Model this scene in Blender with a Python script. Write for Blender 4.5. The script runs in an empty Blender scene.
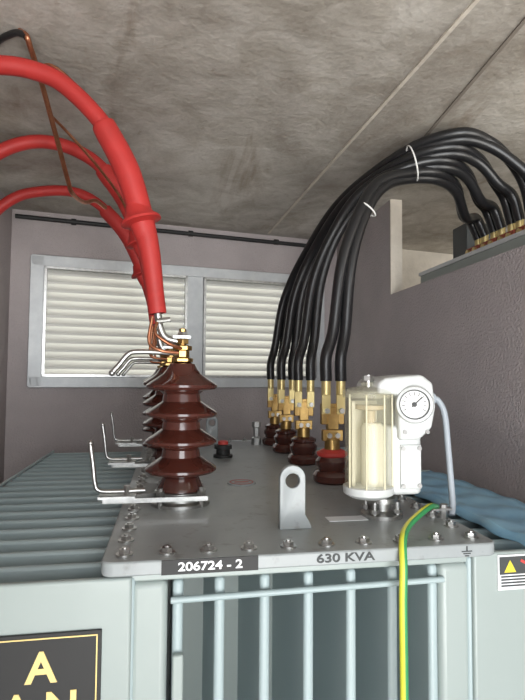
import bpy, bmesh, math, random
from mathutils import Matrix, Vector
random.seed(4)
S=bpy.context.scene
OZ=1.5   # eye height above the floor
COL=bpy.context.collection

# ---------------------------------------------------------------- materials
def mat(name,col,rough=.5,metal=0,noise=None,bump=0,bscale=40,alpha=1,coat=0,spec=.5,ns=6,trans=0,dirt=0):
    m=bpy.data.materials.new(name);m.use_nodes=True
    nt=m.node_tree;b=nt.nodes['Principled BSDF']
    b.inputs['Roughness'].default_value=rough;b.inputs['Metallic'].default_value=metal
    b.inputs['Alpha'].default_value=alpha;b.inputs['Coat Weight'].default_value=coat
    b.inputs['Specular IOR Level'].default_value=spec
    b.inputs['Transmission Weight'].default_value=trans
    b.inputs['Base Color'].default_value=(*col,1)
    tc=nt.nodes.new('ShaderNodeTexCoord')
    if noise:
        n=nt.nodes.new('ShaderNodeTexNoise');n.inputs['Scale'].default_value=ns;n.inputs['Detail'].default_value=8;n.inputs['Roughness'].default_value=.62
        r=nt.nodes.new('ShaderNodeValToRGB')
        r.color_ramp.elements[0].position=.32;r.color_ramp.elements[1].position=.68
        r.color_ramp.elements[0].color=(*noise,1);r.color_ramp.elements[1].color=(*col,1)
        nt.links.new(tc.outputs['Object'],n.inputs['Vector']);nt.links.new(n.outputs['Fac'],r.inputs['Fac'])
        out=r.outputs['Color']
        if dirt:
            n3=nt.nodes.new('ShaderNodeTexNoise');n3.inputs['Scale'].default_value=38;n3.inputs['Detail'].default_value=5
            r3=nt.nodes.new('ShaderNodeValToRGB');r3.color_ramp.elements[0].position=.60;r3.color_ramp.elements[1].position=.74
            r3.color_ramp.elements[0].color=(1,1,1,1);k=1-dirt;r3.color_ramp.elements[1].color=(k,k*.97,k*.92,1)
            mx=nt.nodes.new('ShaderNodeMix');mx.data_type='RGBA';mx.blend_type='MULTIPLY';mx.inputs['Factor'].default_value=1
            nt.links.new(tc.outputs['Object'],n3.inputs['Vector']);nt.links.new(n3.outputs['Fac'],r3.inputs['Fac'])
            nt.links.new(out,mx.inputs['A']);nt.links.new(r3.outputs['Color'],mx.inputs['B']);out=mx.outputs['Result']
        nt.links.new(out,b.inputs['Base Color'])
    if bump:
        n2=nt.nodes.new('ShaderNodeTexNoise');n2.inputs['Scale'].default_value=bscale;n2.inputs['Detail'].default_value=6
        bp=nt.nodes.new('ShaderNodeBump');bp.inputs['Strength'].default_value=bump;bp.inputs['Distance'].default_value=.01
        nt.links.new(tc.outputs['Object'],n2.inputs['Vector']);nt.links.new(n2.outputs['Fac'],bp.inputs['Height'])
        nt.links.new(bp.outputs['Normal'],b.inputs['Normal'])
    return m

def concrete(name):
    m=mat(name,(.4,.36,.3),.9,bump=.35,bscale=45)
    nt=m.node_tree;b=nt.nodes['Principled BSDF'];tc=[n for n in nt.nodes if n.type=='TEX_COORD'][0]
    def nz(s,d,p0,c0,p1,c1,dist=0,stretch=None):
        n=nt.nodes.new('ShaderNodeTexNoise');n.inputs['Scale'].default_value=s;n.inputs['Detail'].default_value=d;n.inputs['Distortion'].default_value=dist;n.inputs['Roughness'].default_value=.6
        if stretch:
            mp=nt.nodes.new('ShaderNodeMapping');mp.inputs['Scale'].default_value=stretch
            nt.links.new(tc.outputs['Object'],mp.inputs['Vector']);nt.links.new(mp.outputs['Vector'],n.inputs['Vector'])
        else: nt.links.new(tc.outputs['Object'],n.inputs['Vector'])
        r=nt.nodes.new('ShaderNodeValToRGB');r.color_ramp.elements[0].position=p0;r.color_ramp.elements[1].position=p1
        r.color_ramp.elements[0].color=(*c0,1);r.color_ramp.elements[1].color=(*c1,1)
        nt.links.new(n.outputs['Fac'],r.inputs['Fac']);return r.outputs['Color']
    def mul(a,bb,f=1):
        x=nt.nodes.new('ShaderNodeMix');x.data_type='RGBA';x.blend_type='MULTIPLY';x.inputs['Factor'].default_value=f
        nt.links.new(a,x.inputs['A']);nt.links.new(bb,x.inputs['B']);return x.outputs['Result']
    c=nz(1.5,5,.38,(.39,.355,.31),.62,(.62,.585,.53),.7)
    c=mul(c,nz(7,7,.38,(.78,.76,.73),.60,(1,1,1),.9))
    c=mul(c,nz(4,5,.58,(1,1,1),.72,(.68,.62,.56),1.4,(1,.25,1)))
    c=mul(c,nz(24,4,.64,(1,1,1),.74,(.78,.74,.70),.3))
    c=mul(c,nz(90,3,.3,(.88,.88,.88),.6,(1,1,1)))
    nt.links.new(c,b.inputs['Base Color']);return m

M_ceil=concrete('stained_concrete')
M_wall=mat('mauve_plaster',(.50,.445,.44),.9,noise=(.44,.39,.387),bump=.5,bscale=130,ns=5)
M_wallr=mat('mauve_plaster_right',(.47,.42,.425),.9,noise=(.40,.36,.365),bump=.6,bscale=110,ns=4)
M_beige=mat('bare_concrete',(.70,.64,.55),.9,noise=(.54,.49,.42),bump=.3,ns=7)
M_floor=mat('floor_screed',(.45,.45,.43),.85,noise=(.35,.35,.33),bump=.3)
M_paint=mat('tank_paint_grey_green',(.33,.38,.365),.42,noise=(.31,.36,.345),ns=3,coat=.1)
M_cover=mat('cover_paint_grey',(.34,.37,.375),.42,noise=(.285,.31,.315),ns=7,coat=.1,dirt=.25)
M_fin=mat('fin_paint',(.37,.45,.46),.42,noise=(.34,.42,.43),ns=3)
M_porc=mat('brown_porcelain',(.070,.019,.013),.14,coat=.5)
M_brass=mat('brass',(.62,.42,.16),.32,1,noise=(.45,.28,.1),ns=40)
M_brassy=mat('brass_lug',(.78,.64,.30),.38,.7)
M_zinc=mat('zinc_steel',(.62,.62,.60),.33,1,noise=(.42,.42,.41),ns=50)
M_galv=mat('galvanised_sheet',(.70,.72,.72),.5,.3,noise=(.60,.62,.63),ns=18)
M_louv=mat('louvre_cream',(.88,.87,.81),.5)
M_red=mat('red_rubber',(.50,.032,.028),.55,noise=(.40,.026,.022),ns=10)
M_black=mat('black_pvc',(.012,.012,.013),.32)
M_blackm=mat('black_matt',(.02,.02,.02),.6)
M_copper=mat('copper',(.55,.24,.13),.35,.9,noise=(.35,.13,.07),ns=40)
M_white=mat('relay_white_plastic',(.62,.64,.63),.35)
M_face=mat('dial_white',(.85,.85,.83),.5)
M_clear=mat('clear_container',(.72,.69,.50),.06,alpha=.24)
M_cream=mat('cream_float',(.84,.80,.62),.5)
M_gold=mat('gold_print',(.80,.62,.25),.4,.2)
M_print=mat('white_print',(.85,.87,.88),.5)
M_dark=mat('dark_print',(.05,.055,.055),.6)
M_yel=mat('yellow_insulation',(.62,.62,.05),.4)
M_grn=mat('green_insulation',(.04,.28,.09),.4)
M_greyc=mat('grey_cable',(.36,.40,.44),.5)
M_blue=mat('blue_plastic_sheet',(.22,.45,.66),.35,noise=(.33,.58,.74),ns=12)
M_gear=mat('switchgear_grey_green',(.34,.38,.36),.5)
M_geard=mat('switchgear_dark',(.10,.115,.12),.5)
M_cap=mat('terminal_red_brown',(.36,.08,.045),.4)
M_tie=mat('white_tie',(.75,.75,.72),.5)
M_out=mat('outside_ground',(.75,.72,.64),.9)
M_stR=mat('sticker_red',(.6,.06,.05),.5)
M_stY=mat('sticker_yellow',(.8,.65,.05),.5)

# ---------------------------------------------------------------- mesh builder
class B:
    def __init__(s): s.bm=bmesh.new()
    def box(s,c,d,rot=None):
        r=bmesh.ops.create_cube(s.bm,size=1)
        m=Matrix.Translation(c)@(rot.to_4x4() if rot else Matrix())@Matrix.Diagonal((*d,1))
        bmesh.ops.transform(s.bm,matrix=m,verts=r['verts']);return s
    def bb(s,x0,x1,y0,y1,z0,z1): return s.box(((x0+x1)/2,(y0+y1)/2,(z0+z1)/2),(abs(x1-x0),abs(y1-y0),abs(z1-z0)))
    def cyl(s,p,q,r,r2=None,seg=20):
        p=Vector(p);q=Vector(q);d=q-p
        k=bmesh.ops.create_cone(s.bm,cap_ends=True,segments=seg,radius1=r,radius2=r if r2 is None else r2,depth=d.length)
        m=Matrix.Translation((p+q)/2)@d.to_track_quat('Z','Y').to_matrix().to_4x4()
        bmesh.ops.transform(s.bm,matrix=m,verts=k['verts']);return s
    def sph(s,c,r,sc=(1,1,1)):
        k=bmesh.ops.create_uvsphere(s.bm,u_segments=16,v_segments=10,radius=r)
        bmesh.ops.transform(s.bm,matrix=Matrix.Translation(c)@Matrix.Diagonal((*sc,1)),verts=k['verts']);return s
    def lathe(s,prof,c,axis=(0,0,1),seg=36,cap=True):
        q=Vector(axis).to_track_quat('Z','Y').to_matrix();c=Vector(c);rings=[]
        for r,z in prof:
            rings.append([s.bm.verts.new(c+q@Vector((r*math.cos(2*math.pi*i/seg),r*math.sin(2*math.pi*i/seg),z))) for i in range(seg)])
        if not cap: rings.append(rings[0])
        for a,b in zip(rings,rings[1:]):
            for i in range(seg):
                j=(i+1)%seg
                try: s.bm.faces.new((a[i],a[j],b[j],b[i]))
                except: pass
        if cap:
            for R in (rings[0],rings[-1]):
                try: s.bm.faces.new(R)
                except: pass
        return s
    def tube(s,pts,r,seg=12,n=10,smooth=True,radii=None):
        P=[Vector(p) for p in pts];out=[];rr=[]
        R=radii or [r]*len(P)
        if smooth and len(P)>2:
            Q=[2*P[0]-P[1]]+P+[2*P[-1]-P[-2]]
            for i in range(1,len(Q)-2):
                for k in range(n):
                    t=k/n;a,b,c,d=Q[i-1],Q[i],Q[i+1],Q[i+2]
                    out.append(.5*((2*b)+(c-a)*t+(2*a-5*b+4*c-d)*t*t+(3*b-a-3*c+d)*t**3))
                    rr.append(R[i-1]*(1-t)+R[i]*t)
            out.append(P[-1]);rr.append(R[-1])
        else: out=P;rr=R
        up=None;rings=[]
        for i,p in enumerate(out):
            t=(out[min(i+1,len(out)-1)]-out[max(i-1,0)]).normalized()
            if up is None:
                up=t.orthogonal().normalized()
            up=(up-t*up.dot(t)).normalized();bn=t.cross(up)
            rings.append([s.bm.verts.new(p+(up*math.cos(2*math.pi*k/seg)+bn*math.sin(2*math.pi*k/seg))*rr[i]) for k in range(seg)])
        for a,b in zip(rings,rings[1:]):
            for i in range(seg):
                j=(i+1)%seg;s.bm.faces.new((a[i],a[j],b[j],b[i]))
        s.bm.faces.new(rings[0]);s.bm.faces.new(rings[-1]);return s
    def prism(s,poly,fn,t0,t1):
        a=[s.bm.verts.new(fn(u,v,t0)) for u,v in poly];b=[s.bm.verts.new(fn(u,v,t1)) for u,v in poly]
        s.bm.faces.new(a);s.bm.faces.new(b[::-1]);n=len(poly)
        for i in range(n):
            j=(i+1)%n;s.bm.faces.new((a[i],b[i],b[j],a[j]))
        return s
    def done(s,name,m,parent=None,bevel=0,bseg=2,matrix=None):
        bmesh.ops.recalc_face_normals(s.bm,faces=s.bm.faces)
        for f in s.bm.faces: f.smooth=True
        for e in s.bm.edges:
            if len(e.link_faces)==2 and e.calc_face_angle(0)>.6: e.smooth=False
        me=bpy.data.meshes.new(name);s.bm.to_mesh(me);s.bm.free();me.materials.append(m)
        o=bpy.data.objects.new(name,me);COL.objects.link(o)
        if parent: o.parent=parent
        if matrix: o.matrix_basis=matrix
        if bevel:
            b=o.modifiers.new('bevel','BEVEL');b.width=bevel;b.segments=bseg;b.limit_method='ANGLE';b.harden_normals=False
        return o
def empty(name,loc=(0,0,0)):
    o=bpy.data.objects.new(name,None);o.empty_display_size=.05;COL.objects.link(o);o.location=loc;return o
def text(name,body,size,loc,rot,m,parent=None,ext=.0006,bold=0,sx=1):
    c=bpy.data.curves.new(name,'FONT');c.body=body;c.size=size;c.extrude=ext;c.offset=bold
    c.align_x='CENTER';c.align_y='CENTER';c.materials.append(m)
    o=bpy.data.objects.new(name,c);COL.objects.link(o);o.location=loc;o.rotation_euler=rot;o.scale=(sx,1,1)
    if parent:o.parent=parent
    return o

# ================================================================ ROOM
CZ=.83; FZ=-OZ
def yb(x): return 2.9+.17*x
bd=Vector((1,.17,0)).normalized(); bn=Vector((.17,-1,0)).normalized()
RB=Matrix.Rotation(math.atan(.17),3,'Z')
YF=-1.1
B().bb(-1.0,2.4,YF,3.5,FZ-.1,FZ).done('floor',M_floor)
B().bb(-1.0,2.4,YF,3.5,CZ,CZ+.12).done('ceiling',M_ceil)
WU0,WU1,WZ0,WZ1=-.66,.87,-.035,.57
def wallp(u,w,z):
    return Vector((u,yb(u),z))+bn*w
def wbox(b,u0,u1,w0,w1,z0,z1):
    c=(wallp(u0,0,0)+wallp(u1,0,0))/2+bn*(w0+w1)/2; c.z=(z0+z1)/2
    L=(wallp(u1,0,0)-wallp(u0,0,0)).length
    return b.box(c,(L,abs(w1-w0),abs(z1-z0)),RB)
b=B()
wbox(b,-1.0,WU0,-.12,0,FZ,CZ);wbox(b,WU1,1.03,-.12,0,FZ,CZ)
wbox(b,WU0,WU1,-.12,0,FZ,WZ0);wbox(b,WU0,WU1,-.12,0,WZ1,CZ)
b.done('wall_back',M_wall)
b=B();wbox(b,1.03,2.4,-.12,0,FZ,CZ);b.done('wall_back_annex',M_beige)
lx=lambda y:-.786+.10*(2.767-y)
b=B();b.prism([(lx(2.85),2.85),(lx(YF),YF),(lx(YF)-.12,YF),(lx(2.85)-.12,2.85)],lambda u,v,t:(u,v,t),FZ,CZ);b.done('wall_left',M_wall)
RX=1.0;SZ=.385;JY=2.275
b=B();b.bb(RX,RX+.055,JY,3.06,FZ,CZ).bb(RX,RX+.055,YF,JY,FZ,SZ);b.done('wall_right',M_wallr)
b=B().bb(RX-.001,RX+.056,JY-.007,JY,SZ,CZ);b.done('trim_1',M_beige)
b=B().bb(2.3,2.4,YF,3.3,FZ,CZ);b.done('wall_annex_side',M_beige)
b=B()
b.prism([(.545,2.95),(.556,2.95),(.753,-.9),(.742,-.9)],lambda u,v,t:(u,v,t),CZ-.005,CZ)
b.done('trim_2',M_beige)
b=B()
b.prism([(.90,2.2),(.910,2.2),(.72,.2),(.710,.2)],lambda u,v,t:(u,v,t),CZ-.004,CZ);b.done('trim_3',mat('dark_seam',(.22,.19,.16),.9))  # dark joint line in the ceiling concrete

# window ------------------------------------------------------------------
win=empty('window_1')
b=B()
wbox(b,WU0-.03,WU1+.03,-.02,.03,WZ1-.02,WZ1+.035)
wbox(b,WU0-.03,WU1+.03,-.02,.03,WZ0-.025,WZ0+.03)
wbox(b,WU0-.035,WU0+.03,-.02,.03,WZ0-.02,WZ1+.03)
wbox(b,WU1-.02,WU1+.035,-.02,.03,WZ0-.02,WZ1+.03)
wbox(b,.085,.175,-.02,.02,WZ0,WZ1)
b.done('frame',M_galv,win,bevel=.003)
b=B()
for u0,u1 in ((WU0+.03,.085),(.175,WU1-.02)):
    wbox(b,u0,u0+.012,.0,.036,WZ0+.03,WZ1-.02);wbox(b,u1-.012,u1,.0,.036,WZ0+.03,WZ1-.02)
    wbox(b,u0,u1,.0,.036,WZ0+.03,WZ0+.042);wbox(b,u0,u1,.0,.036,WZ1-.032,WZ1-.02)
b.done('inner_frame',M_zinc,win)
b=B();N=13
for u0,u1 in ((WU0+.04,.077),(.183,WU1-.028)):
    for i in range(N):
        z=WZ0+.055+i*(WZ1-WZ0-.085)/(N-1)
        c0=(wallp(u0,0,0)+wallp(u1,0,0))/2;L=(wallp(u1,0,0)-wallp(u0,0,0)).length
        c=c0+bn*(-.018);c.z=z
        b.box(c,(L,.056,.002),RB@Matrix.Rotation(math.radians(48),3,'X'))
        c=c0+bn*(.0015);c.z=z-.0245
        b.box(c,(L,.002,.010),RB)
b.done('louvre_blades',M_louv,win)
b=B();b.tube([wallp(-.77,.02,.79),wallp(.97,.02,.785)],.011,smooth=False)
for u in (-.5,.1,.6): b.cyl(wallp(u-.012,.02,.789),wallp(u+.012,.02,.789),.016)
b.done('electrical_conduit',M_blackm)

# ================================================================ TRANSFORMER
tr=empty('power_transformer')
CX0,CX1,CY0,CY1,CT=-.105,.600,.890,2.50,-.30
def rr(x0,x1,y0,y1,r,n=6):
    p=[]
    for cx,cy,a in((x1-r,y1-r,0),(x0+r,y1-r,90),(x0+r,y0+r,180),(x1-r,y0+r,270)):
        for k in range(n+1):
            t=math.radians(a+90*k/n);p.append((cx+r*math.cos(t),cy+r*math.sin(t)))
    return p
B().prism(rr(CX0,CX1,CY0,CY1,.022),lambda u,v,t:(u,v,t),CT-.024,CT).done('cover',M_cover,tr,bevel=.003,bseg=2)
B().bb(-.075,.57,.910,2.47,CT-.040,CT-.024).done('cover_flange',M_paint,tr,bevel=.003)
FT=CT-.04
TB=-1.28
b=B();b.bb(-.055,.55,1.20,2.44,TB,FT).bb(-.058,.003,.908,1.22,TB,FT).bb(.492,.553,.908,1.22,TB,FT)
b.done('tank_body',M_paint,tr,bevel=.012,bseg=4)
b=B()
for i in range(7):
    x=.012+i*.0785
    if i==0:x=.02
    b.bb(x-.009,x+.009,.915,1.22,TB+.1,FT-.002)
b.done('front_cooling_fins',M_fin,tr,bevel=.007,bseg=3)
b=B();b.tube([(.008,.907,-.372),(.498,.907,-.366)],.0055,smooth=False);b.tube([(.008,.907,-1.1),(.498,.907,-1.1)],.0055,smooth=False)
b.done('fin_brace_rods',M_fin,tr)
SF=-.332
b=B();y=.914
while y<2.45:
    b.bb(-.50 ,-.05,y-.0075,y+.0075,TB+.1,SF)
    b.bb(.545,.93,y-.0075,y+.0075,TB+.1,SF+.004)
    y+=.078
b.done('side_cooling_fins',M_fin,tr,bevel=.006,bseg=3)
b=B();b.bb(-.48,-.055,.898,.912,TB+.08,SF+.004).bb(.553,.93,.898,.912,TB+.08,SF+.012)
b.done('end_fin_panels',M_paint,tr,bevel=.005,bseg=3)
b=B();b.tube([(-.49,.92,SF+.004),(-.49,2.42,SF+.004)],.005,smooth=False);b.done('side_fin_brace',M_fin,tr)
b=B();b.bb(-.02,.04,.92,2.4,TB-.1,TB).bb(.45,.51,.92,2.4,TB-.1,TB)
for y in(1.1,2.2):
    for x in(.01,.48): b.cyl((x-.05,y,FZ+.075),(x+.05,y,FZ+.075),.075)
b.done('base_rails_and_wheels',M_paint,tr,bevel=.003)
b=B();b.bb(.012,.03,.902,.915,-.56,-.46);b.done('corner_rib',M_paint,tr,bevel=.003)
b=B();bw=B()
def bolt(x,y,r=.011):
    bw.cyl((x,y,CT),(x,y,CT+.003),r*1.3,seg=20)
    b.cyl((x,y,CT+.003),(x,y,CT+.010),r*.88,seg=6);b.cyl((x,y,CT+.010),(x,y,CT+.013),r*.42,seg=10)
n=9
for i in range(n+1):
    x=CX0+.035+i*(CX1-CX0-.07)/n;bolt(x,CY0+.036);bolt(x,CY1-.03)
for i in range(1,21):
    y=CY0+.036+i*.0765;bolt(CX0+.032,y);bolt(CX1-.032,y)
b.done('cover_bolts',M_zinc,tr);bw.done('cover_washers',M_zinc,tr)
def lug(cx,cy,s=1,name='lifting_lug'):
    b=B();h=.125*s;w=.026*s;t=.008*s;n=18;hr=.0145*s
    outer=[];zc=CT+h-w
    fn=lambda u,z,tt:(cx+u,cy+tt,z)
    for k in range(n+1):
        a=math.pi*k/n;outer.append((w*math.cos(a),zc+w*math.sin(a)))
    outer+=[(-w,CT),(w*1.5,CT),(w*1.4,CT+.01*s),(w,CT+.028*s)]
    o=b.prism(outer,fn,-t,t).done('plate',M_cover,None)
    c=B().cyl((cx,cy-.05,zc-.004),(cx,cy+.05,zc-.004),hr,seg=28).done('cut',M_cover,None)
    md=o.modifiers.new('hole','BOOLEAN');md.object=c;md.operation='DIFFERENCE';md.solver='EXACT'
    dg=bpy.context.evaluated_depsgraph_get();dg.update()
    me=bpy.data.meshes.new_from_object(o.evaluated_get(dg))
    bpy.data.objects.remove(c)
    o.modifiers.clear();o.data=me;o.name=name;o.parent=tr
    bv=o.modifiers.new('b','BEVEL');bv.width=.0015;bv.segments=2;bv.limit_method='ANGLE'
    return o
lug(.244,1.035,1.0);lug(.19,2.36,1.0)
RX90=(math.pi/2,0,0)
lab=empty('serial_number_label')
B().bb(-.008,.152,CY0-.0025,CY0-.0002,CT-.0235,CT-.000).done('plate',M_blackm,lab)
text('digits','206724 - 2',.0195,(.072,CY0-.003,CT-.0118),RX90,M_print,lab,bold=.0004,sx=1.25)
text('rating_marking','630 KVA',.020,(.306,CY0-.001,CT-.0118),RX90,M_dark,tr,bold=.0004,sx=1.42)
b=B();ex=.535;b.bb(ex-.001,ex+.001,CY0-.0015,CY0,CT-.012,CT-.003)
for k in range(3): b.bb(ex-.010+k*.003,ex+.010-k*.003,CY0-.0015,CY0,CT-.013-k*.004,CT-.0115-k*.004)
b.done('earth_symbol',M_dark,tr)
pl=empty('manufacturer_plate')
B().bb(-.33,-.100,.893,.8978,-.72,-.405).done('plate',M_blackm,pl,bevel=.001)
b=B()
for z in(-.412,-.713): b.bb(-.325,-.106,.892,.8935,z-.001,z+.001)
for x in(-.324,-.107): b.bb(x-.001,x+.001,.892,.8935,-.713,-.412)
b.done('gold_border',M_gold,pl)
text('letter','A',.066,(-.190,.892,-.458),RX90,M_gold,pl,bold=.0015)
text('letters','A N',.066,(-.19,.892,-.520),RX90,M_gold,pl,bold=.0015)
st=empty('warning_sticker')
B().bb(.600,.70,.895,.8978,-.388,-.325).done('base',M_print,st)
B().bb(.603,.70,.8942,.895,-.360,-.328).done('picture',M_dark,st)
b=B();b.prism([(.612,-.356),(.636,-.356),(.624,-.334)],lambda u,v,t:(u,t,v),.8935,.8942);b.done('symbol_yellow',M_stY,st)
B().box((.662,.8938,-.344),(.036,.0008,.005),Matrix.Rotation(.5,3,'Y')).done('symbol_red',M_stR,st)
b=B()
for k in range(4): b.bb(.606,.70,.8942,.895,-.3655-k*.0055,-.3625-k*.0055)
b.done('text_block',M_dark,st)
b=B();b.lathe([(.04,0),(.04,.003),(.036,.004),(.036,.0035),(.0,.0035)],(.205,1.49,CT));b.done('inspection_disc',M_cover,tr)
b=B();b.lathe([(.030,.0036),(.030,.0044),(.034,.0044),(.034,.0036)],(.205,1.49,CT),seg=32,cap=False);b.box((.205,1.49,CT+.004),(.040,.012,.0006));b.done('disc_print',mat('disc_print_red',(.42,.12,.11),.5),tr)
B().box((.375,1.085,CT+.0012),(.085,.035,.0012)).done('paper_label',M_print,tr)
th=empty('oil_filler_cap')
B().lathe([(.036,0),(.036,.010),(.026,.012),(.026,.03),(.033,.032),(.033,.045),(.02,.048),(.0,.048)],(.202,1.98,CT),seg=24).done('cap',M_blackm,th)
B().lathe([(.019,.048),(.019,.058),(.012,.062),(0,.062)],(.202,1.98,CT)).done('red_top',M_stR,th)
dv=empty('drain_valve_fitting')
B().lathe([(.022,0),(.022,.03),(.014,.035),(.014,.075),(.02,.078),(.02,.10),(0,.10)],(.385,2.33,CT),seg=6).done('body',M_zinc,dv)

# ================================================================ HV BUSHINGS
HY=[1.28,1.75,2.24];HX=[.03,.0,-.025]
def hv(X,Y):
    e=empty('high_voltage_bushing')
    P=[(0,.034),(.020,.034),(.030,.030),(.036,.018)]
    for z in [-.018,-.083,-.148,-.213]:
        P+=[(.046,z+.024),(.062,z+.013),(.078,z+.003),(.084,z-.002),(.0845,z-.007),(.080,z-.012),(.066,z-.014),(.052,z-.017),(.043,z-.024)]
    P+=[(.046,-.245),(.050,-.255),(.055,-.265),(.056,-.285),(.052,-.30)]
    B().lathe(P,(X,Y,0),seg=48).done('porcelain_insulator',M_porc,e)
    b=B();b.lathe([(.02,.034),(.026,.035),(.026,.043),(.017,.046),(.017,.062),(.023,.063),(.023,.073),(.009,.076),(.009,.115),(0,.115)],(X,Y,0),seg=6)
    b.cyl((X,Y,.078),(X,Y,.09),.016,seg=6)
    b.done('terminal_stud',M_brass,e,bevel=.001)
    b=B();b.lathe([(.070,-.3),(.070,-.293),(.060,-.288),(.060,-.268),(.056,-.266),(.056,-.3)],(X,Y,0),seg=32)
    b.done('clamp_ring',M_zinc,e)
    b=B()
    for a in(45,135,225,315):
        dx=.066*math.cos(math.radians(a));dy=.066*math.sin(math.radians(a))
        b.cyl((X+dx,Y+dy,CT),(X+dx,Y+dy,CT+.045),.006,seg=10);b.cyl((X+dx,Y+dy,CT+.028),(X+dx,Y+dy,CT+.038),.011,seg=6)
        b.box((X+dx*.85,Y+dy*.85,CT+.026),(.03,.02,.006),Matrix.Rotation(math.radians(a),3,'Z'))
    b.bb(X-.17,X+.06,Y-.072,Y-.068,CT+.020,CT+.030)
    b.box((X-.09,Y-.035,CT+.026),(.16,.005,.010),Matrix.Rotation(.35,3,'Z'))
    b.bb(X-.18,X-.10,Y-.075,Y-.03,CT+.030,CT+.035)
    b.cyl((X-.12,Y-.05,CT+.025),(X-.12,Y-.05,CT+.055),.008,seg=6)
    b.done('horn_bracket',M_zinc,e)
    b=B();b.tube([(X-.08,Y-.05,CT+.043),(X-.15,Y-.05,CT+.042),(X-.180,Y-.05,CT+.045),(X-.189,Y-.05,CT+.06),(X-.194,Y-.05,CT+.10),(X-.201,Y-.05,CT+.148)],.005)
    b.sph((X-.201,Y-.05,CT+.150),.0065);b.done('lower_arcing_horn',M_zinc,e)
    b=B();b.tube([(X+.01,Y,.054),(X-.05,Y-.02,.056),(X-.105,Y-.03,.056),(X-.125,Y-.03,.05),(X-.145,Y-.03,.025),(X-.16,Y-.03,.008)],.006)
    b.sph((X-.16,Y-.03,.007),.0075);b.done('upper_arcing_horn',M_zinc,e)
for X,Y in zip(HX,HY): hv(X,Y)

paths=[
 [(-.630,1.30,.60),(-.56,1.295,.675),(-.48,1.29,.715),(-.40,1.28,.722),(-.33,1.28,.718),(-.257,1.28,.690),(-.165,1.28,.600),(-.105,1.28,.485),(-.057,1.28,.325),(-.030,1.28,.15)],
 [(-.675,1.75,.55),(-.62,1.75,.63),(-.54,1.75,.705),(-.46,1.75,.742),(-.383,1.75,.748),(-.30,1.75,.725),(-.223,1.75,.672),(-.14,1.75,.555),(-.080,1.75,.385),(-.045,1.75,.17)],
 [(-.725,2.24,.60),(-.70,2.24,.655),(-.64,2.24,.71),(-.57,2.24,.742),(-.45,2.24,.760),(-.36,2.24,.745),(-.275,2.24,.69),(-.175,2.24,.57),(-.09,2.24,.365),(-.055,2.24,.19)]]
for p,X,Y in zip(paths,HX,HY):
    e=empty('red_high_voltage_cable')
    B().tube(p,.0212,seg=20).done('sheath',M_red,e)
    q=[Vector(v) for v in p]
    a=q[6];c=q[7];d=q[8];f=q[9]
    B().tube([a,a.lerp(c,.08),c,d,f],.03,seg=20,radii=[.024,.029,.031,.026,.019]).done('termination_sleeve',M_red,e)
    m=c.lerp(d,.66)+Vector((-.002,0,0));ax=(d-c).normalized()
    B().lathe([(.026,-.035),(.034,-.010),(.048,.004),(.049,.010),(.038,.012),(.029,.016),(.025,.05)],m,ax,seg=28).done('rain_shed',M_red,e)
    bx=(X,Y,.082)
    B().tube([f,(f.x+.005,Y,f.z-.03),(f.x+.02,Y,.092),bx],.009,seg=12,n=6).done('cable_lug',M_zinc,e)
    b=B();b.box((X-.002,Y-.002,.094),(.042,.03,.006));b.cyl((X,Y,.09),(X,Y,.107),.013,seg=6);b.cyl((f.x-.002,Y-.02,.13),(f.x+.03,Y-.02,.135),.006,seg=8);b.done('lug_palm',M_zinc,e)
    b=B();b.tube([(f.x-.012,Y-.02,f.z-.01),(f.x-.018,Y-.025,.08),(X-.05,Y-.03,.06),(X-.01,Y-.02,.056)],.004)
    b.tube([(f.x,Y-.02,f.z-.02),(f.x-.004,Y-.035,.10),(X-.03,Y-.035,.075),(X,Y-.015,.066)],.004);b.done('copper_braid',M_copper,e)
b=B()
b.tube([(-.365,1.30,.822),(-.345,1.28,.80),(-.34,1.29,.785),(-.331,1.36,.745),(-.322,1.44,.69),(-.312,1.52,.63),(-.304,1.60,.575),(-.300,1.66,.555),(-.285,1.78,.57),(-.26,1.85,.60),(-.235,1.92,.60)],.0068)
b.tube([(-.333,1.34,.755),(-.30,1.31,.752),(-.26,1.31,.73),(-.20,1.32,.67),(-.155,1.32,.60)],.004)
b.tube([(-.322,1.44,.69),(-.29,1.50,.675),(-.23,1.58,.63),(-.17,1.68,.575),(-.14,1.73,.53)],.004)
b.done('copper_earth_wire',M_copper)
b=B();b.tube([(-.50,1.4,.825),(-.45,1.37,.822),(-.41,1.33,.82),(-.375,1.30,.816),(-.352,1.285,.805),(-.343,1.28,.795)],.008);b.done('black_earth_cable',M_black)

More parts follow.
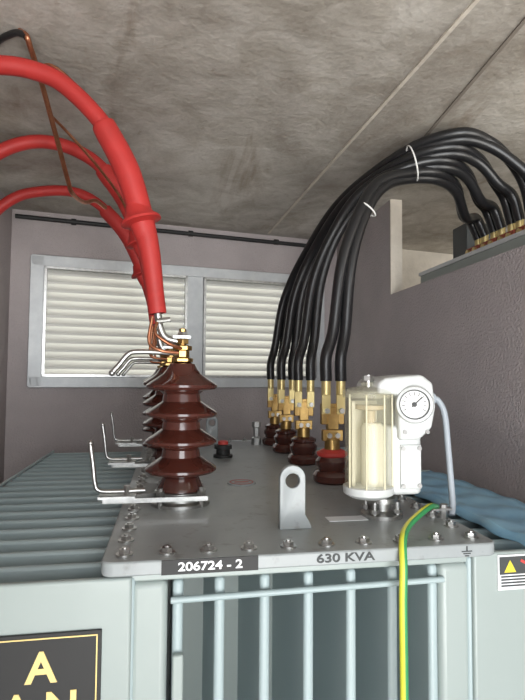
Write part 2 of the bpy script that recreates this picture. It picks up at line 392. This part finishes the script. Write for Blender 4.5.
# ================================================================ LV BUSHINGS and cables
LX=.465;LY=[1.47,1.80,2.08,2.31]
for i,Y in enumerate(LY):
    e=empty('low_voltage_bushing')
    B().lathe([(.048,0),(.054,.006),(.056,.022),(.050,.032),(.042,.036),(.044,.044),(.048,.050),(.048,.062),(.040,.072),(.036,.085),(.03,.092),(0,.092)],(LX,Y,CT),seg=32).done('porcelain',M_porc,e)
    B().lathe([(.040,.074),(.044,.078),(.044,.086),(.036,.090),(.030,.094)],(LX,Y,CT),seg=32).done('gasket_ring',M_stR if i==0 else M_porc,e)
    b=B();b.cyl((LX,Y,CT+.09),(LX,Y,CT+.125),.022);b.bb(LX-.030,LX+.030,Y-.010,Y+.010,CT+.118,CT+.150)
    b.bb(LX-.016,LX+.016,Y-.012,Y+.012,CT+.15,CT+.215)
    b.bb(LX-.034,LX+.034,Y-.008,Y+.008,CT+.165,CT+.225)
    b.done('brass_flag_terminal',M_brass,e,bevel=.002)
    b=B()
    for s in(-1,1):
        x=LX+s*.022;yy=Y-.012
        b.cyl((x,yy,CT+.250),(x,yy,CT+.31),.0135);b.box((x,yy,CT+.225),(.026,.008,.06))
    b.done('cable_lugs',M_brassy,e,bevel=.001)
    b=B()
    for s in(-1,1):
        b.cyl((LX+s*.022,Y-.026,CT+.205),(LX+s*.022,Y+.02,CT+.205),.008,seg=6)
        b.cyl((LX+s*.012,Y-.018,CT+.134),(LX+s*.012,Y+.018,CT+.134),.008,seg=6)
    b.done('terminal_bolts',M_zinc,e)
GY=[1.80,1.70,1.60,1.50];GX=1.16
for i,Y in enumerate(LY):
    f=i/3
    for s in(-1,1):
        x=LX+s*.022;yy=Y-.012
        k=i*2+(0 if s>0 else 1)
        g=k/7
        yg=GY[i]-s*.022
        yt=1.60-.10*g
        top=.662+.115*g
        P=[(x,yy,CT+.29),(x,yy,CT+.36),(LX+.018+s*.018+.004*(1-g),Y,.14),(LX+.046+s*.014,Y+(yt-Y)*.03,.34),
           (LX+.103+s*.010,Y+(yt-Y)*.17,.500+.015*g),
           (.645+.01*s,Y+(yt-Y)*.50,.600+.075*g),(.76,Y+(yt-Y)*.85,.650+.105*g),(.87+.02*g,yt,top),(.97+.035*g,yt+(yg-yt)*.3,top-.015),(1.055+.035*g,yt+(yg-yt)*.75,top-.075),(1.125+.015*g,yg,.60+.03*g),(GX,yg,.535)]
        e=empty('black_low_voltage_cable')
        B().tube(P,.0172,seg=14).done('sheath',M_black,e)
        b=B();b.cyl((GX,yg,.492),(GX,yg,.54),.013);b.done('end_lug',M_brassy,e)
def tie(c,ax,r1,r2,name='cable_tie'):
    ax=Vector(ax).normalized();sd=Vector((0,1,0));sd=(sd-ax*sd.dot(ax)).normalized();u=ax.cross(sd);pts=[]
    for k in range(25):
        a=2*math.pi*k/24;pts.append(Vector(c)+sd*(r1*math.cos(a))+u*(r2*math.sin(a)))
    B().tube(pts,.0026,seg=6,smooth=False).done(name,M_tie)
tie((.583,1.495,.512),(.5,0,.65),.020,.032)
tie((.77,1.575,.70),(1,-.3,.30),.05,.058)

# ================================================================ OIL PROTECTION RELAY
rl=empty('oil_protection_relay')
cx,cy=.460,1.10
B().lathe([(.045,0),(.045,.008),(.03,.010),(.022,.014),(.022,.03),(.034,.032),(.034,.042),(.024,.044),(.024,.06)],(cx,cy,CT),seg=24).done('flange',M_zinc,rl)
b=B()
for a in range(4):
    t=math.radians(45+90*a);b.cyl((cx+.036*math.cos(t),cy+.036*math.sin(t),CT+.005),(cx+.036*math.cos(t),cy+.036*math.sin(t),CT+.035),.005,seg=8)
    b.cyl((cx+.036*math.cos(t),cy+.036*math.sin(t),CT+.012),(cx+.036*math.cos(t),cy+.036*math.sin(t),CT+.02),.010,seg=6)
b.done('flange_studs',M_zinc,rl)
kx,ky=.418,1.07
B().lathe([(.049,-.235),(.049,-.04),(.046,-.034),(.0,-.034)],(kx,ky,0),seg=36).done('clear_container',M_clear,rl)
B().lathe([(0,-.238),(.024,-.238),(.024,-.105),(.018,-.096),(0,-.096)],(kx+.010,ky,0),seg=28).done('float_column',M_cream,rl)
B().lathe([(0,-.096),(.012,-.096),(.012,-.070),(.034,-.066),(.034,-.058),(0,-.058)],(kx+.004,ky,0),seg=28).done('float_disc',mat('float_amber',(.50,.40,.24),.5),rl)
b=B();b.bb(kx-.040,kx-.032,ky-.01,ky+.01,-.235,-.05);b.bb(kx-.034,kx+.03,ky+.025,ky+.03,-.235,-.05);b.done('inner_guide',mat('inner_guide_plastic',(.62,.58,.42),.4),rl)
B().lathe([(0,-.25),(.040,-.25),(.053,-.242),(.053,-.228),(.049,-.226),(0,-.226)],(kx,ky,0),seg=36).done('container_base',M_white,rl)
b=B();b.lathe([(0,-.042),(.053,-.042),(.053,-.028),(.044,-.022),(.015,-.018),(.015,-.010),(0,-.010)],(kx,ky,0),seg=36);b.done('container_cap',M_clear,rl)
b=B();b.cyl((kx,ky,-.02),(kx,ky,.006),.008);b.cyl((kx,ky,-.006),(kx,ky,.004),.013,seg=6);b.done('vent_plug',M_zinc,rl)
b=B()
for a in(200,245,290,335):
    t=math.radians(a);b.cyl((kx+.050*math.cos(t),ky+.050*math.sin(t),-.235),(kx+.050*math.cos(t),ky+.050*math.sin(t),-.035),.002,seg=8)
b.done('container_ribs',mat('container_rib',(.66,.62,.44),.2),rl)
b=B();b.prism(rr(.455,.532,1.045,1.16,.02),lambda u,v,t:(u,v,t),-.245,-.10);b.done('lower_housing',M_white,rl,bevel=.008,bseg=3)
b=B()
poly=[(.425,-.034),(.425,-.012),(.440,.0),(.522,.008),(.548,-.010),(.554,-.06),(.545,-.105),(.515,-.13),(.472,-.13),(.470,-.034)]
b.prism(poly,lambda u,z,t:(u,t,z),1.03,1.165);b.done('head_housing',M_white,rl,bevel=.008,bseg=4)
b=B();b.cyl((.54,1.09,-.045),(.580,1.09,-.045),.012);b.done('cable_gland',M_greyc,rl)
g=Vector((.502,1.026,-.055));gd=Vector((-.42,-1,.05)).normalized()
B().lathe([(0,-.025),(.037,-.025),(.039,.006),(.036,.012),(.031,.013),(.030,.008),(0,.008)],g,gd,seg=40).done('dial_bezel',M_white,rl)
B().lathe([(.0285,.0082),(.0305,.0082),(.0305,.0125),(.0285,.0125)],g,gd,seg=40,cap=False).done('dial_rim',M_dark,rl)
B().lathe([(0,.0082),(.0285,.0082),(.0285,.0092),(0,.0092)],g,gd,seg=40).done('dial_face',M_face,rl)
q=gd.to_track_quat('Z','Y').to_matrix()
b=B()
for k in range(11):
    a=math.radians(-30+k*24)
    b.box(g+q@Vector((.022*math.cos(a),.022*math.sin(a),.0096)),(.007,.0014,.0006),q@Matrix.Rotation(a,3,'Z'))
b.box(g+q@Vector((.005,.005,.0102)),(.028,.0024,.0006),q@Matrix.Rotation(math.radians(45),3,'Z'))
b.lathe([(0,.0098),(.005,.0098),(.005,.012),(0,.012)],g,gd,seg=16);b.done('dial_marks',M_dark,rl)
b=B();b.bb(.478,.524,1.040,1.046,-.232,-.140)
b.done('housing_panel',M_white,rl,bevel=.002)
b=B()
for x in(.483,.519):
    for z in(-.225,-.147): b.cyl((x,1.036,z),(x,1.042,z),.0045,seg=10)
for x in(.482,.532): b.cyl((x,1.026,-.112),(x,1.032,-.112),.0045,seg=10)
b.done('screws',M_zinc,rl)
B().tube([(.575,1.09,-.045),(.588,1.085,-.05),(.600,1.08,-.08),(.607,1.08,-.15),(.610,1.075,-.22),(.608,1.065,-.27),(.600,1.055,-.292)],.0068).done('grey_signal_cable',M_greyc)

ey=[(.565,1.06,CT+.026),(.53,1.02,CT+.036),(.480,.975,CT+.030),(.440,.935,CT+.022),(.414,.897,CT+.010),(.404,.874,CT-.03),(.402,.872,CT-.10),(.404,.874,-.55),(.404,.876,-.85),(.41,.87,-1.2),(.42,.86,-1.49)]
e=empty('earth_conductor')
B().tube(ey,.0062).done('yellow_insulation',M_yel,e)
B().tube([(p[0]+.0028,p[1]-.0010,p[2]) for p in ey],.0055).done('green_stripe',M_grn,e)
b=B();b.box((.575,1.055,CT+.022),(.045,.02,.004));b.cyl((.585,1.06,CT),(.585,1.06,CT+.03),.009,seg=6);b.done('ring_lug',M_zinc,e)

b=B();nx,ny=14,60;vs=[]
for j in range(ny+1):
    row=[]
    for i in range(nx+1):
        x=.665+.20*i/nx;y=.895+.75*j/ny
        z=-.308+.0025*math.sin(j*.65+i*.3)+.003*math.sin(i*.9)
        if i==0:z-=.010
        row.append(b.bm.verts.new((x+.003*math.sin(j*.5),y,z)))
    vs.append(row)
for j in range(ny):
    for i in range(nx): b.bm.faces.new((vs[j][i],vs[j][i+1],vs[j+1][i+1],vs[j+1][i]))
o=b.done('blue_plastic_sheet',M_blue);o.modifiers.new('s','SOLIDIFY').thickness=.003

# ================================================================ SWITCHGEAR behind the opening
sg=empty('low_voltage_switchgear')
b=B();b.bb(1.06,1.5,1.2,2.10,.28,.440);b.done('cabinet_top',M_gear,sg,bevel=.003)
b=B();b.bb(1.058,1.075,1.2,2.11,.440,.455).bb(1.058,1.5,2.09,2.11,.440,.455);b.done('top_rim',M_galv,sg)
b=B()
for y in GY: b.bb(1.12,1.20,y-.045,y+.045,.440,.498)
b.done('terminal_blocks',M_cap,sg,bevel=.004)
b=B();b.bb(1.19,1.33,1.95,2.06,.440,.64).bb(1.30,1.48,1.25,1.75,.440,.55);b.done('fuse_housing',M_geard,sg,bevel=.004)
b=B()
for y in GY:
    for s in(-1,1): b.cyl((1.11,y+s*.022,.480),(1.125,y+s*.022,.480),.010,seg=8)
b.done('terminal_screws',M_brassy,sg)
B().bb(1.06,1.5,1.2,2.10,FZ,.28).done('cabinet_body',M_gear,sg)

B().bb(-3,4,3.6,7,-1.62,-1.5).done('ground_outside',M_out)
B().bb(-3,4,-5,-1.1,-1.62,-1.51).done('ground_forecourt',M_out)

bpy.context.view_layer.update()
for o in bpy.data.objects:
    if o.parent is None: o.location.z+=OZ

# ================================================================ light
w=bpy.data.worlds.new('w');S.world=w;w.use_nodes=True
bg=w.node_tree.nodes['Background'];bg.inputs['Color'].default_value=(.92,.96,1,1);bg.inputs['Strength'].default_value=1.8
def area(name,loc,rot,sx,sy,e,col=(1,1,1)):
    l=bpy.data.lights.new(name,'AREA');l.shape='RECTANGLE';l.size=sx;l.size_y=sy;l.energy=e;l.color=col
    o=bpy.data.objects.new(name,l);COL.objects.link(o);o.location=loc;o.rotation_euler=rot;return o
area('open_sky_daylight',(.1,-3.6,OZ-.1),(math.radians(91),0,math.radians(-3)),3.2,2.6,175,(.95,.98,1))
area('added_low_fill',(.3,-2.2,.10),(math.radians(118),0,0),2.6,1.2,115,(1,.98,.95))  # added fill lamp behind the camera, aimed up to brighten ceiling and fins
area('added_annex_fill',(1.7,.2,OZ+.2),(math.radians(90),0,0),.9,1.0,18,(1,.98,.94))  # added fill lamp inside the annex, brightens its dark back wall
sun=bpy.data.lights.new('sun','SUN');sun.energy=4.0;sun.angle=.05;so=bpy.data.objects.new('sun',sun);COL.objects.link(so);so.rotation_euler=(math.radians(-42),0,math.radians(8))

cam=bpy.data.cameras.new('camera');cam.sensor_fit='VERTICAL';cam.sensor_height=36;cam.lens=526/700*36;cam.clip_start=.02
co=bpy.data.objects.new('camera',cam);COL.objects.link(co);S.camera=co
co.matrix_world=Matrix.Translation((0,0,OZ))@Matrix.Rotation(math.radians(-10),4,'Z')@Matrix.Rotation(math.pi/2+math.radians(2.94),4,'X')@Matrix.Rotation(math.radians(.4),4,'Z')
S.view_settings.view_transform='Standard'
